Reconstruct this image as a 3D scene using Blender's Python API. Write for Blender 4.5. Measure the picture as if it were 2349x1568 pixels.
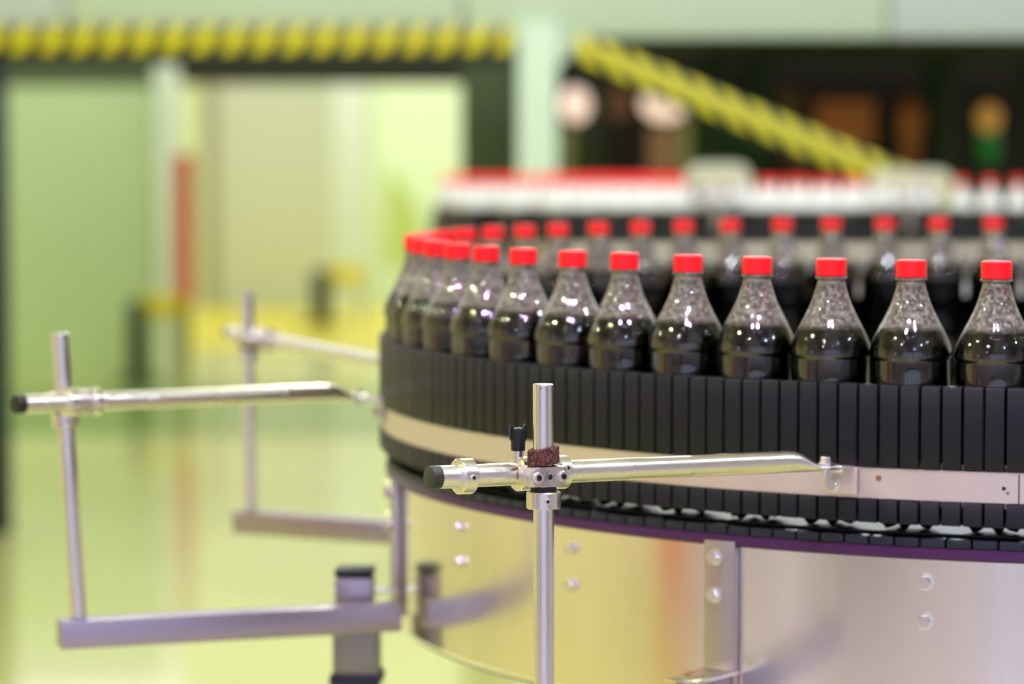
import bpy, bmesh, math, random
from mathutils import Vector, Matrix
random.seed(7)
PI = math.pi
R = math.radians
for o in list(bpy.data.objects):
    bpy.data.objects.remove(o)
S = bpy.context.scene
COL = S.collection
CAMZ = 1450.0          # camera height above the hall floor, in mm; positions below are mm, z measured from camera height

# ------------------------------------------------------------------ camera, world, exposure
cam = bpy.data.cameras.new('camera')
cam_o = bpy.data.objects.new('camera', cam)
COL.objects.link(cam_o)
cam.sensor_width = 36.0
cam.lens = 6904 / 2349 * 36.0
cam.clip_start = 0.05
cam.clip_end = 200
cam_o.location = (0, 0, CAMZ / 1000)
cam_o.rotation_euler = (PI / 2 - 0.0673, 0, 0)
cam.dof.use_dof = True
cam.dof.focus_distance = 2.62
cam.dof.aperture_fstop = 3.5
S.camera = cam_o

w = bpy.data.worlds.new('hall_daylight')
S.world = w
w.use_nodes = True
bg = w.node_tree.nodes['Background']
bg.inputs[0].default_value = (0.93, 0.95, 1.0, 1)
bg.inputs[1].default_value = 1.55
S.view_settings.view_transform = 'Standard'
S.view_settings.look = 'None'
S.view_settings.gamma = 1.0
S.view_settings.exposure = 0.0
S.view_settings.use_curve_mapping = False
S.cycles.use_denoising = True
S.cycles.max_bounces = 14
S.cycles.transmission_bounces = 12
S.cycles.glossy_bounces = 6
S.cycles.transparent_max_bounces = 16
S.cycles.caustics_reflective = False
S.cycles.caustics_refractive = False
S.cycles.sample_clamp_indirect = 60


# ------------------------------------------------------------------ materials
def lin(c):
    return tuple((v / 255 / 12.92) if v / 255 <= 0.04045 else ((v / 255 + 0.055) / 1.055) ** 2.4 for v in c) + (1,)


def mat(name, rgb, rough=0.5, metal=0.0, noise=0.0, scale=20.0, stretch=(1, 1, 1), bump=0.0, rnoise=0.0,
        emit=None, estr=0.0, trans=0.0, ior=1.45, coat=0.0, spec=0.5, aniso=0.0):
    m = bpy.data.materials.new(name)
    m.use_nodes = True
    nt = m.node_tree
    b = nt.nodes['Principled BSDF']
    c = lin(rgb)
    b.inputs['Base Color'].default_value = c
    b.inputs['Roughness'].default_value = rough
    b.inputs['Metallic'].default_value = metal
    b.inputs['IOR'].default_value = ior
    b.inputs['Specular IOR Level'].default_value = spec
    b.inputs['Transmission Weight'].default_value = trans
    b.inputs['Coat Weight'].default_value = coat
    b.inputs['Anisotropic'].default_value = aniso
    if emit:
        b.inputs['Emission Color'].default_value = lin(emit)
        b.inputs['Emission Strength'].default_value = estr
    if noise or bump or rnoise:
        tc = nt.nodes.new('ShaderNodeTexCoord')
        mp = nt.nodes.new('ShaderNodeMapping')
        mp.inputs['Scale'].default_value = stretch
        nz = nt.nodes.new('ShaderNodeTexNoise')
        nz.inputs['Scale'].default_value = scale
        nz.inputs['Detail'].default_value = 6
        nt.links.new(tc.outputs['Object'], mp.inputs['Vector'])
        nt.links.new(mp.outputs['Vector'], nz.inputs['Vector'])
        if noise:
            mx = nt.nodes.new('ShaderNodeMixRGB')
            mx.inputs[1].default_value = tuple(v * (1 - noise) for v in c[:3]) + (1,)
            mx.inputs[2].default_value = tuple(min(1, v * (1 + noise)) for v in c[:3]) + (1,)
            nt.links.new(nz.outputs['Fac'], mx.inputs[0])
            nt.links.new(mx.outputs[0], b.inputs['Base Color'])
        if rnoise:
            mr = nt.nodes.new('ShaderNodeMapRange')
            mr.inputs['From Min'].default_value = 0.3
            mr.inputs['From Max'].default_value = 0.7
            mr.inputs['To Min'].default_value = max(0.02, rough - rnoise)
            mr.inputs['To Max'].default_value = rough + rnoise
            nt.links.new(nz.outputs['Fac'], mr.inputs['Value'])
            nt.links.new(mr.outputs[0], b.inputs['Roughness'])
        if bump:
            bp = nt.nodes.new('ShaderNodeBump')
            bp.inputs['Strength'].default_value = bump
            bp.inputs['Distance'].default_value = 0.002
            nt.links.new(nz.outputs['Fac'], bp.inputs['Height'])
            nt.links.new(bp.outputs[0], b.inputs['Normal'])
    return m


def stripes(name, c1, c2, period, slant, duty=0.5):
    """hazard tape print: slanted stripes running along object x"""
    m = bpy.data.materials.new(name)
    m.use_nodes = True
    nt = m.node_tree
    b = nt.nodes['Principled BSDF']
    b.inputs['Roughness'].default_value = 0.45
    tc = nt.nodes.new('ShaderNodeTexCoord')
    sp = nt.nodes.new('ShaderNodeSeparateXYZ')
    nt.links.new(tc.outputs['Object'], sp.inputs[0])
    mu = nt.nodes.new('ShaderNodeMath'); mu.operation = 'MULTIPLY_ADD'
    mu.inputs[1].default_value = slant
    nt.links.new(sp.outputs['Z'], mu.inputs[0]); nt.links.new(sp.outputs['X'], mu.inputs[2])
    dv = nt.nodes.new('ShaderNodeMath'); dv.operation = 'DIVIDE'; dv.inputs[1].default_value = period
    nt.links.new(mu.outputs[0], dv.inputs[0])
    fr = nt.nodes.new('ShaderNodeMath'); fr.operation = 'FRACT'
    nt.links.new(dv.outputs[0], fr.inputs[0])
    gt = nt.nodes.new('ShaderNodeMath'); gt.operation = 'GREATER_THAN'; gt.inputs[1].default_value = duty
    nt.links.new(fr.outputs[0], gt.inputs[0])
    mx = nt.nodes.new('ShaderNodeMixRGB')
    mx.inputs[1].default_value = lin(c1); mx.inputs[2].default_value = lin(c2)
    nt.links.new(gt.outputs[0], mx.inputs[0]); nt.links.new(mx.outputs[0], b.inputs['Base Color'])
    return m


M = {}
M['rod'] = mat('brushed_rod_steel', (232, 228, 226), 0.27, 1, noise=0.06, scale=30, stretch=(3, 3, 0.3), rnoise=0.07)
M['rodh'] = mat('turned_rod_steel', (234, 230, 226), 0.27, 1, noise=0.07, scale=14, rnoise=0.04)
M['collar'] = mat('machined_collar_steel', (232, 228, 222), 0.24, 1, noise=0.04, scale=60, rnoise=0.05)
M['cast'] = mat('cast_clamp_steel', (208, 200, 198), 0.36, 1, noise=0.08, scale=120, bump=0.25)
M['bolt'] = mat('bolt_steel', (228, 226, 224), 0.28, 1)
M['drum'] = mat('brushed_drum_steel', (246, 240, 230), 0.18, 1, noise=0.05, scale=9, stretch=(1, 1, 0.12), rnoise=0.05, bump=0.04)
M['plate'] = mat('bracket_plate_steel', (190, 180, 186), 0.4, 1, noise=0.05, scale=15)
M['arm'] = mat('anodised_arm_steel', (174, 164, 180), 0.32, 0.9, noise=0.04, scale=10)
M['strip'] = mat('guide_strip_steel', (226, 214, 208), 0.42, 0.75, noise=0.06, scale=14, rnoise=0.06)
M['slat'] = mat('black_slat_plastic', (31, 32, 38), 0.42, 0, noise=0.2, scale=60, bump=0.06, spec=0.26)
M['backing'] = mat('black_backing', (12, 12, 14), 0.6)
M['link'] = mat('teal_black_link_plastic', (24, 34, 48), 0.4)
M['rim'] = mat('purple_rim_plastic', (74, 30, 84), 0.35)
M['deck'] = mat('black_deck_plastic', (16, 17, 20), 0.45)
M['capred'] = mat('red_cap_plastic', (252, 14, 28), 0.38, 0, spec=0.4)
M['band'] = mat('red_band_plastic', (240, 30, 35), 0.4)
M['black'] = mat('black_plastic', (24, 25, 30), 0.35)
M['blackcap'] = mat('black_cap_plastic', (52, 56, 48), 0.45)
M['rubber'] = mat('cracked_brown_rubber', (122, 82, 76), 0.85, 0, noise=0.35, scale=260, bump=0.9, spec=0.2)
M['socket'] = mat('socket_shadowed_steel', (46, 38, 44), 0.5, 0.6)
M['rust'] = mat('red_mark', (130, 30, 30), 0.7)
M['stain'] = mat('brown_stain', (150, 120, 84), 0.6, 0.4)
M['pet'] = mat('clear_pet', (252, 252, 248), 0.03, 0, trans=1.0, ior=1.56)
M['pet_misted'] = mat('misted_pet', (252, 252, 252), 0.04, 0, trans=1.0, ior=1.56)  # far bottles: lamp highlights painted as white on neck and shoulder
M['cola'] = mat('dark_cola', (12, 5, 4), 0.08, 0, ior=1.36, spec=0.25)
M['foam'] = mat('amber_film', (236, 196, 96), 0.25, 0, trans=0.35, ior=1.34)
M['floor'] = mat('yellow_green_floor_coating', (198, 200, 124), 0.15, 0, noise=0.10, scale=0.35, coat=0.3, rnoise=0.08)


def add_residue_or_glints(name='pet', lo=0.08, hi=0.42, col=(246, 238, 220), z0=0.189):
    """droplets and dried film inside the headspace of the bottles: a thin whitish deposit above the liquid level"""
    nt = M[name].node_tree
    b = nt.nodes['Principled BSDF']; out = nt.nodes['Material Output']
    tc = nt.nodes.new('ShaderNodeTexCoord')
    nz = nt.nodes.new('ShaderNodeTexNoise'); nz.inputs['Scale'].default_value = 260; nz.inputs['Detail'].default_value = 4
    sp = nt.nodes.new('ShaderNodeSeparateXYZ')
    nt.links.new(tc.outputs['Object'], nz.inputs['Vector']); nt.links.new(tc.outputs['Object'], sp.inputs[0])
    m1 = nt.nodes.new('ShaderNodeMapRange'); m1.inputs['From Min'].default_value = 0.42; m1.inputs['From Max'].default_value = 0.72
    m1.inputs['To Min'].default_value = lo; m1.inputs['To Max'].default_value = hi
    nt.links.new(nz.outputs['Fac'], m1.inputs['Value'])
    m2 = nt.nodes.new('ShaderNodeMapRange'); m2.inputs['From Min'].default_value = z0; m2.inputs['From Max'].default_value = z0 + 0.006
    nt.links.new(sp.outputs['Z'], m2.inputs['Value'])
    mu = nt.nodes.new('ShaderNodeMath'); mu.operation = 'MULTIPLY'
    nt.links.new(m1.outputs[0], mu.inputs[0]); nt.links.new(m2.outputs[0], mu.inputs[1])
    df = nt.nodes.new('ShaderNodeBsdfDiffuse'); df.inputs[0].default_value = lin(col)
    mx = nt.nodes.new('ShaderNodeMixShader')
    nt.links.new(mu.outputs[0], mx.inputs[0]); nt.links.new(b.outputs[0], mx.inputs[1]); nt.links.new(df.outputs[0], mx.inputs[2])
    nt.links.new(mx.outputs[0], out.inputs['Surface'])


def add_cracks():
    nt = M['rubber'].node_tree
    b = nt.nodes['Principled BSDF']
    tc = nt.nodes.new('ShaderNodeTexCoord')
    mp = nt.nodes.new('ShaderNodeMapping'); mp.inputs['Scale'].default_value = (1, 1, 0.45)
    vo = nt.nodes.new('ShaderNodeTexVoronoi'); vo.feature = 'DISTANCE_TO_EDGE'; vo.inputs['Scale'].default_value = 330
    nt.links.new(tc.outputs['Object'], mp.inputs[0]); nt.links.new(mp.outputs[0], vo.inputs['Vector'])
    mr = nt.nodes.new('ShaderNodeMapRange'); mr.inputs['From Max'].default_value = 0.10
    nt.links.new(vo.outputs['Distance'], mr.inputs['Value'])
    mx = nt.nodes.new('ShaderNodeMixRGB'); mx.inputs[1].default_value = lin((44, 24, 26))
    src = b.inputs['Base Color'].links[0].from_socket
    nt.links.new(mr.outputs[0], mx.inputs[0]); nt.links.new(src, mx.inputs[2]); nt.links.new(mx.outputs[0], b.inputs['Base Color'])
    bp = nt.nodes.new('ShaderNodeBump'); bp.inputs['Strength'].default_value = 0.8; bp.inputs['Distance'].default_value = 0.0008
    nt.links.new(mr.outputs[0], bp.inputs['Height'])
    old = b.inputs['Normal'].links[0].from_socket
    nt.links.new(old, bp.inputs['Normal']); nt.links.new(bp.outputs[0], b.inputs['Normal'])


add_residue_or_glints(); add_residue_or_glints('pet_misted', 0.5, 0.9, (250, 250, 252), 0.168); add_cracks()


# ------------------------------------------------------------------ mesh builder (mm)
class MB:
    def __init__(self):
        self.v = []; self.f = []; self.s = []

    def add(self, vs, fs, smooth=False):
        n = len(self.v)
        self.v += [tuple(p) for p in vs]
        self.f += [tuple(i + n for i in q) for q in fs]
        self.s += [smooth] * len(fs)
        return self

    def box(self, c, d, M_=None, bev=0.0):
        """box centre c size d, optional 3x3 rotation, bevelled"""
        bm = bmesh.new()
        bmesh.ops.create_cube(bm, size=1)
        for q in bm.verts:
            q.co = Vector((q.co.x * d[0], q.co.y * d[1], q.co.z * d[2]))
        if bev:
            bmesh.ops.bevel(bm, geom=list(bm.edges), offset=bev, segments=2, affect='EDGES', profile=0.5)
        vs = [(M_ @ q.co if M_ else q.co) + Vector(c) for q in bm.verts]
        bm.verts.index_update()
        fs = [[q.index for q in f.verts] for f in bm.faces]
        bm.free()
        return self.add(vs, fs)

    def lathe(self, prof, o=(0, 0, 0), ax=(0, 0, 1), n=32, smooth=True, cap0=True, cap1=True, arc=None, mod=None):
        """profile [(r, h)...] about axis ax through o"""
        a = Vector(ax).normalized()
        t = Vector((0, 0, 1)) if abs(a.z) < 0.9 else Vector((1, 0, 0))
        u = t.cross(a).normalized(); v = a.cross(u)
        O = Vector(o)
        vs = []; fs = []
        for j, (r, h) in enumerate(prof):
            for i in range(n):
                th = 2 * PI * i / n
                rr, hh = (r, h) if mod is None else mod(r, h, th, j)
                vs.append(O + a * hh + (u * math.cos(th) + v * math.sin(th)) * rr)
        for j in range(len(prof) - 1):
            for i in range(n):
                k = (i + 1) % n
                fs.append((j * n + i, j * n + k, (j + 1) * n + k, (j + 1) * n + i))
        self.add(vs, fs, smooth)
        L = len(prof) - 1
        base = len(self.v) - len(vs)
        if cap0: self.f.append(tuple(base + i for i in range(n))[::-1]); self.s.append(False)
        if cap1: self.f.append(tuple(base + L * n + i for i in range(n))); self.s.append(False)
        return self

    def cyl(self, p0, p1, r, n=28, bev=0.6, smooth=True):
        a = Vector(p1) - Vector(p0); L = a.length
        return self.lathe([(r - bev, 0), (r, bev), (r, L - bev), (r - bev, L)], p0, a, n, smooth)

    def ring(self, ri, ro, z0, z1, c=(0, 0, 0), ax=(0, 0, 1), n=96, bev=0.6):
        prof = [(ri, z0 + bev), (ri + bev, z0), (ro - bev, z0), (ro, z0 + bev), (ro, z1 - bev), (ro - bev, z1), (ri + bev, z1), (ri, z1 - bev), (ri, z0 + bev)]
        return self.lathe(prof, c, ax, n, True, False, False)

    def hexbolt(self, p, ax, r, h, rot=0.0, washer=True):
        a = Vector(ax).normalized()
        if washer:
            self.lathe([(r * 1.2, 0), (r * 1.25, 0.5), (r * 1.25, 1.2), (r * 1.1, 1.5)], p, a, 24)
        self.lathe([(r, 1.2), (r, h - 1.0), (r * 0.86, h), (0.01, h)], p, a, 6, False)
        return self

    def build(self, name, m, parent=None, origin=None, autosmooth=True):
        o_mm = origin if origin is not None else (parent['o_mm'] if parent and 'o_mm' in parent else (0, 0, 0))
        me = bpy.data.meshes.new(name)
        me.from_pydata([((x - o_mm[0]) / 1000, (y - o_mm[1]) / 1000, (z - o_mm[2]) / 1000) for x, y, z in self.v], [], self.f)
        me.polygons.foreach_set('use_smooth', self.s)
        me.update()
        if autosmooth:
            me.set_sharp_from_angle(angle=R(38))
        bm = bmesh.new(); bm.from_mesh(me)
        bmesh.ops.recalc_face_normals(bm, faces=bm.faces); bm.to_mesh(me); bm.free()
        me.materials.append(M[m] if isinstance(m, str) else m)
        o = bpy.data.objects.new(name, me)
        COL.objects.link(o)
        if parent:
            o.parent = parent
            o['o_mm'] = list(o_mm)
        else:
            o.location = (o_mm[0] / 1000, o_mm[1] / 1000, (o_mm[2] + CAMZ) / 1000)
            o['o_mm'] = list(o_mm)
        return o


def tag(o, label=None, cat=None, group=None, kind=None):
    if label: o['label'] = label
    if cat: o['category'] = cat
    if group: o['group'] = group
    if kind: o['kind'] = kind
    return o


def thing(name, at, label, cat, group=None):
    o = bpy.data.objects.new(name, None)
    COL.objects.link(o)
    o.empty_display_size = 0.05
    o.location = (at[0] / 1000, at[1] / 1000, (at[2] + CAMZ) / 1000)
    o['o_mm'] = list(at)
    return tag(o, label, cat, group)


def copy_tree(o, parent=None):
    c = o.copy(); COL.objects.link(c); c.parent = parent
    for ch in list(KIDS(o)):
        copy_tree(ch, c)
    return c


def KIDS(o):
    return [q for q in bpy.data.objects if q.parent == o]


FLOOR = -CAMZ

# ------------------------------------------------------------------ the hall
HX0, HX1, HY0, HY1, HZ = -7000, 7000, -5000, 30000, 2600
tag(MB().box(((HX0 + HX1) / 2, (HY0 + HY1) / 2, FLOOR - 50), (HX1 - HX0, HY1 - HY0, 100)).build('floor', 'floor', origin=(0, 0, FLOOR)), kind='structure')
wall_h = HZ - FLOOR
M['wall_cream'] = mat('cream_green_wall_paint', (242, 230, 196), 0.55, noise=0.04, scale=0.6)
M['wall_back'] = mat('pale_lime_wall_paint', (226, 236, 176), 0.6, noise=0.04, scale=0.6)
M['wall_grey'] = mat('lilac_grey_wall_paint', (222, 214, 214), 0.55, noise=0.04, scale=0.6)
zc = (HZ + FLOOR) / 2
tag(MB().box((0, HY1 + 50, zc), (HX1 - HX0, 100, wall_h)).build('wall_back', 'wall_back', origin=(0, HY1, FLOOR)), kind='structure')
tag(MB().box((HX0 - 50, (HY1 + 1500) / 2, zc), (100, HY1 - 1500, wall_h)).build('wall_left', 'wall_cream', origin=(HX0, 0, FLOOR)), kind='structure')
tag(MB().box((HX0 - 50, (HY0 + 1500) / 2, zc), (100, 1500 - HY0, wall_h)).build('wall_left', 'wall_grey', origin=(HX0, 0, FLOOR)), kind='structure')
M['ceiling'] = mat('dusty_grey_ceiling', (208, 208, 204), 0.8, noise=0.1, scale=1)
tag(MB().box((0, (HY0 + 8500) / 2, HZ + 60), (HX1 - HX0, 8500 - HY0, 120)).build('ceiling', 'ceiling', origin=(0, 0, HZ)), kind='structure')
tag(MB().box((HX1 + 50, (HY0 + HY1) / 2, zc), (100, HY1 - HY0, wall_h)).build('wall_right', 'wall_grey', origin=(HX1, 0, FLOOR)), kind='structure')
tag(MB().box((0, HY0 - 50, zc), (HX1 - HX0, 100, wall_h)).build('wall_front', 'wall_grey', origin=(0, HY0, FLOOR)), kind='structure')
M['door_orange'] = mat('orange_door_paint', (244, 140, 90), 0.5)
d = MB(); d.box((HX0 + 30, 1050, FLOOR + 1300), (60, 900, 2600), bev=8)
tag(d.build('door_1', 'door_orange', origin=(HX0, 1050, FLOOR)), kind='structure')
M['window_lit'] = mat('daylit_window_glass', (235, 228, 245), 0.2, emit=(236, 228, 250), estr=3.2)  # unseen glowing pane, added for the white streak reflected in the drum
M['frame_w'] = mat('window_frame_paint', (150, 145, 140), 0.5)
wn = MB(); wn.box((HX0 + 20, -2100, FLOOR + 1800), (40, 420, 2400), bev=5)
wo = tag(wn.build('window_1', 'window_lit', origin=(HX0, -2100, FLOOR + 600)), kind='structure')
wf = MB()
for dy in (-240, 240): wf.box((HX0 + 35, -2100 + dy, FLOOR + 1800), (70, 60, 2520), bev=5)
for dz in (-1230, 1230): wf.box((HX0 + 35, -2100, FLOOR + 1800 + dz), (70, 540, 60), bev=5)
wf.build('window_frame', 'frame_w', wo)
M['yellow_paint'] = mat('yellow_floor_paint', (222, 206, 30), 0.3, noise=0.05, scale=0.5)
tag(MB().box((-1350, 23300, FLOOR + 3), (3000, 5200, 6)).build('trim_1', 'yellow_paint', origin=(-1350, 23300, FLOOR)), kind='structure')
M['green_lane'] = mat('dull_green_floor_lane', (112, 140, 66), 0.2, noise=0.08, scale=0.5)
tag(MB().box((-1600, 16200, FLOOR + 2), (6400, 3000, 4)).build('trim_2', 'green_lane', origin=(-1600, 16200, FLOOR)), kind='structure')
M['grey_floor'] = mat('lilac_grey_floor_coating', (204, 196, 200), 0.25, noise=0.06, scale=0.6)
tag(MB().box((0, -1700, FLOOR + 2), (13900, 6500, 4)).build('trim_3', 'grey_floor', origin=(2000, -1700, FLOOR)), kind='structure')
M['window_front'] = mat('front_window_glass', (190, 200, 235), 0.2, emit=(200, 206, 228), estr=0.8)  # unseen glowing panes, added for the bluish stripe reflected in the bottles
for k in range(4):
    wx = -2500 + 1750 * k
    wo = tag(MB().box((wx, HY0 + 20, FLOOR + 1700), (1560, 40, 3100), bev=5).build('window_%d' % (k + 2), 'window_front', origin=(wx, HY0, FLOOR)), kind='structure')  # unseen front panes, added for the stripe reflected in the bottles
    wf = MB()
    for e in (-1, 1):
        wf.box((wx + e * 810, HY0 + 40, FLOOR + 1700), (70, 80, 3240), bev=5)
        wf.box((wx, HY0 + 40, FLOOR + 1700 + e * 1585), (1690, 80, 70), bev=5)
    wf.build('window_frame', 'frame_w', wo)


def Xat(px, d): return (px - 1174.5) / 6904 * d
def Zat(py, d): return -(py - 318.7) / 6904 * d


def block(name, px0, px1, py0, py1, d, depth, rgb, label, cat, rough=0.6, bev=8, tofloor=False, emit=0):
    x0, x1 = Xat(px0, d), Xat(px1, d)
    z1 = Zat(py0, d); z0 = FLOOR if tofloor else Zat(py1, d)
    mm = mat(name + '_finish', rgb, rough, noise=0.04, scale=2, emit=rgb if emit else None, estr=emit)
    o = MB().box(((x0 + x1) / 2, d + depth / 2, (z0 + z1) / 2), (x1 - x0, depth, z1 - z0), bev=bev).build(
        name, mm, origin=((x0 + x1) / 2, d + depth / 2, z0))
    return tag(o, label, cat)


# ---- partitions and columns in the far hall
pt = block('partition_screen', -60, 352, 200, 860, 18500, 200, (192, 214, 152), 'large green partition screen filling the left background', 'partition', tofloor=True)
block('partition_header', -60, 352, 146, 198, 18500, 240, (86, 98, 62), 'dark olive header panel above the green partition screen', 'panel')
block('pale_column', 357, 408, 150, 860, 18450, 150, (228, 240, 208), 'pale green-white square column between green screen and red pipe', 'column', tofloor=True)
t = thing('standing_pipe', (Xat(424, 18000), 18000, FLOOR), 'tall thin red standing pipe beside the pale column in the left background', 'pipe')
MB().cyl((Xat(424, 18000), 18000, Zat(700, 18000)), (Xat(424, 18000), 18000, Zat(352, 18000)), 56, bev=8).build('pipe_sleeve', mat('red_pipe_paint', (210, 66, 30), 0.5), t)
MB().cyl((Xat(424, 18000), 18000, FLOOR), (Xat(424, 18000), 18000, Zat(700, 18000)), 34, bev=3).build('pipe_foot', mat('olive_pipe_paint', (140, 128, 40), 0.5), t)
t = thing('cream_screen', (Xat(615, 26200), 26200, FLOOR), 'wide cream screen with brown-grey edge, behind the red pipe', 'partition')
x0, x1 = Xat(500, 26200), Xat(762, 26200); zt = Zat(185, 26200)
MB().box(((x0 + x1) / 2, 26200, (zt + FLOOR) / 2), (x1 - x0, 120, zt - FLOOR), bev=6).build('panel_face', mat('cream_panel_paint', (206, 212, 178), 0.6), t)
x2 = Xat(466, 26200)
MB().box(((x0 + x2) / 2, 26200, (zt + FLOOR) / 2), (x0 - x2, 160, zt - FLOOR), bev=6).build('panel_edge', mat('taupe_edge_paint', (168, 162, 128), 0.6), t)
block('white_column', 766, 842, 150, 740, 27500, 300, (240, 248, 222), 'bright whitish column right of the cream wall panel', 'column', tofloor=True)
# back window with blind
t = thing('lit_opening', (Xat(950, 29000), 29000, FLOOR), 'bright yellow-green lit opening left of the dark olive pillar', 'opening')
x0, x1 = Xat(848, 29000), Xat(1062, 29000)
MB().box(((x0 + x1) / 2, 29900, (Zat(150, 29000) + FLOOR) / 2), (x1 - x0, 60, Zat(150, 29000) - FLOOR), bev=5).build(
    'lit_pane', mat('lit_pane_glass', (222, 234, 184), 0.5, emit=(226, 240, 190), estr=0.25), t)
xa = Xat(872, 29000); xb = Xat(968, 29000); za = Zat(385, 29000); zb = Zat(610, 29000)
mb = MB(); mb.add([(xa, 29700, zb), (xb, 29700, zb), (xb - 60, 29700, za - 420), (xa + 60, 29700, za), (xa, 29800, zb), (xb, 29800, zb), (xb - 60, 29800, za - 420), (xa + 60, 29800, za)],
                  [(0, 1, 2, 3), (4, 7, 6, 5), (0, 4, 5, 1), (1, 5, 6, 2), (2, 6, 7, 3), (3, 7, 4, 0)])
mb.build('slanted_shutter', mat('lime_shutter_paint', (206, 222, 120), 0.6), t)
block('olive_pillar', 1058, 1180, 100, 900, 13200, 220, (66, 78, 44), 'dark olive pillar just left of the pale gantry column', 'pillar', tofloor=True)
block('dark_ceiling_duct', 412, 1060, 60, 192, 17000, 400, (48, 44, 28), 'long dark brown duct below the hazard-striped beam', 'duct')


def guard(px_p, px_w, py_top, d, r0, r1, ry0, ry1, lab):
    t = thing('guard_barrier', (Xat(px_p, d), d, FLOOR), lab, 'barrier')
    wd = px_w * d / 6904
    x = Xat(px_p, d)
    MB().box((x, d, (Zat(py_top, d) + FLOOR) / 2), (wd, wd, Zat(py_top, d) - FLOOR), bev=10).build('post', mat('barrier_dark_paint', (30, 42, 24), 0.5), t)
    MB().box((x, d, FLOOR + 12), (wd * 2.4, wd * 2, 24), bev=4).build('foot_plate', mat('barrier_foot_paint', (60, 66, 38), 0.5), t)  # plate made wide and dark for the post's reflection and shadow on the floor
    a, b = Xat(r0, d), Xat(r1, d)
    MB().box(((a + b) / 2, d, (Zat(ry0, d) + Zat(ry1, d)) / 2), (b - a, 60, Zat(ry0, d) - Zat(ry1, d)), bev=12).build('rail', mat('barrier_yellow_paint', (220, 204, 8), 0.4), t)
    MB().box((b - 25, d + 10, (Zat(ry1, d) + FLOOR) / 2), (40, 40, Zat(ry1, d) - FLOOR), bev=4).build('stanchion', mat('barrier_grey_paint', (170, 176, 120), 0.4), t)


guard(313, 42, 688, 17900, 325, 415, 676, 728, 'dark post barrier with yellow rail, nearer one, below the green screen')
guard(737, 44, 618, 23300, 755, 835, 608, 652, 'dark post barrier with yellow rail, farther one, below the white column')

# ---- gantry across the hall, about 11 m away
G = 11000
pale = (196, 212, 190)
M['gantry'] = mat('pale_green_steel_paint', pale, 0.5, noise=0.04, scale=2)
M['gantry2'] = mat('pale_grey_steel_paint', (192, 204, 200), 0.5, noise=0.04, scale=2)
M['hazard'] = stripes('hazard_tape', (16, 20, 10), (244, 232, 8), 0.1095, -0.55)
t = thing('overhead_gantry', (0, G, FLOOR), 'pale green steel gantry spanning the top of the scene with hazard tape', 'gantry')
seams = [-300, 160, 1062, 2030, 2900]
for i in range(4):
    a, b = Xat(seams[i], G) + 5, Xat(seams[i + 1], G) - 5
    zb = Zat(62, G) if i < 2 else Zat(88, G)
    zt = Zat(-260, G)
    o = MB().box(((a + b) / 2, G, (zb + zt) / 2), (b - a, 90, zt - zb), bev=6).build('fascia_panel', 'gantry' if i in (1, 2) else 'gantry2', t)
a, b = Xat(-300, G), Xat(2900, G)
MB().box(((a + b) / 2, G + 260, Zat(20, G)), (b - a, 420, 120), bev=6).build('deck_beam', mat('olive_beam_paint', (84, 92, 62), 0.6), t)
a, b = Xat(-300, G), Xat(1172, G)
MB().box(((a + b) / 2, G - 60, (Zat(66, G) + Zat(122, G)) / 2), (b - a, 30, Zat(66, G) - Zat(122, G)), bev=3).build('hazard_strip', 'hazard', t)
MB().box(((a + b) / 2, G - 20, (Zat(122, G) + Zat(150, G)) / 2), (b - a, 110, Zat(122, G) - Zat(150, G)), bev=3).build('lower_flange', mat('dark_flange_paint', (22, 28, 14), 0.6), t)
a, b = Xat(1187, G), Xat(1278, G)
MB().box(((a + b) / 2, G - 70, (Zat(60, G) + FLOOR) / 2), (b - a, 150, Zat(60, G) - FLOOR), bev=8).build('column', mat('pale_column_paint', (206, 228, 206), 0.5), t)
gb = MB(); gx0, gx1 = Xat(1278, G), Xat(1345, G); gz0, gz1 = Zat(150, G), Zat(84, G)
gb.add([(gx0, G - 80, gz1), (gx1, G - 80, gz1), (gx1, G - 80, gz1 - 40), (gx0, G - 80, gz0), (gx0, G - 60, gz1), (gx1, G - 60, gz1), (gx1, G - 60, gz1 - 40), (gx0, G - 60, gz0)],
       [(0, 1, 2, 3), (4, 7, 6, 5), (0, 4, 5, 1), (1, 5, 6, 2), (2, 6, 7, 3), (3, 7, 4, 0)])
gb.build('gusset', 'gantry', t)
a, b = Xat(-300, G), Xat(10, G)
MB().box(((a + b) / 2, G + 60, (Zat(120, G) + FLOOR) / 2), (b - a, 140, Zat(120, G) - FLOOR), bev=8).build('side_column', mat('dark_column_paint', (26, 36, 44), 0.5), t)

# ---- stair with striped stringer
Sd = 10700
p0 = Vector((Xat(1318, Sd), Sd, Zat(104, Sd))); p1 = Vector((Xat(2040, Sd), Sd, Zat(402, Sd)))
dr = (p1 - p0).normalized()
tl = (FLOOR - p0.z) / dr.z
p2 = p0 + dr * tl
t = thing('access_stair', (p2.x, Sd, FLOOR), 'steep stair with yellow and black striped stringer descending right below gantry', 'stair')
ang = math.atan2(-dr.z, dr.x)
M['hazard2'] = stripes('hazard_stringer_tape', (44, 50, 30), (232, 224, 40), 0.113, 1.15, 0.4)
Ls = (p2 - p0).length
for k, yy in enumerate((0, 760)):
    # stringer local frame: x along the slope
    me = MB().box((0, 0, 0), (Ls, 40, 88), bev=4)
    o = me.build('stringer', M['hazard2'] if k == 0 else mat('dark_stringer_paint', (40, 48, 36), 0.5), t, origin=(0, 0, 0))
    c = (p0 + p2) / 2 + Vector((0, yy, 0))
    o.location = ((c.x - p2.x) / 1000, (c.y - Sd) / 1000, (c.z - FLOOR) / 1000)
    o.rotation_euler = (0, ang, 0)
nst = 9
trm = mat('stair_tread_paint', (60, 66, 52), 0.6)
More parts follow.
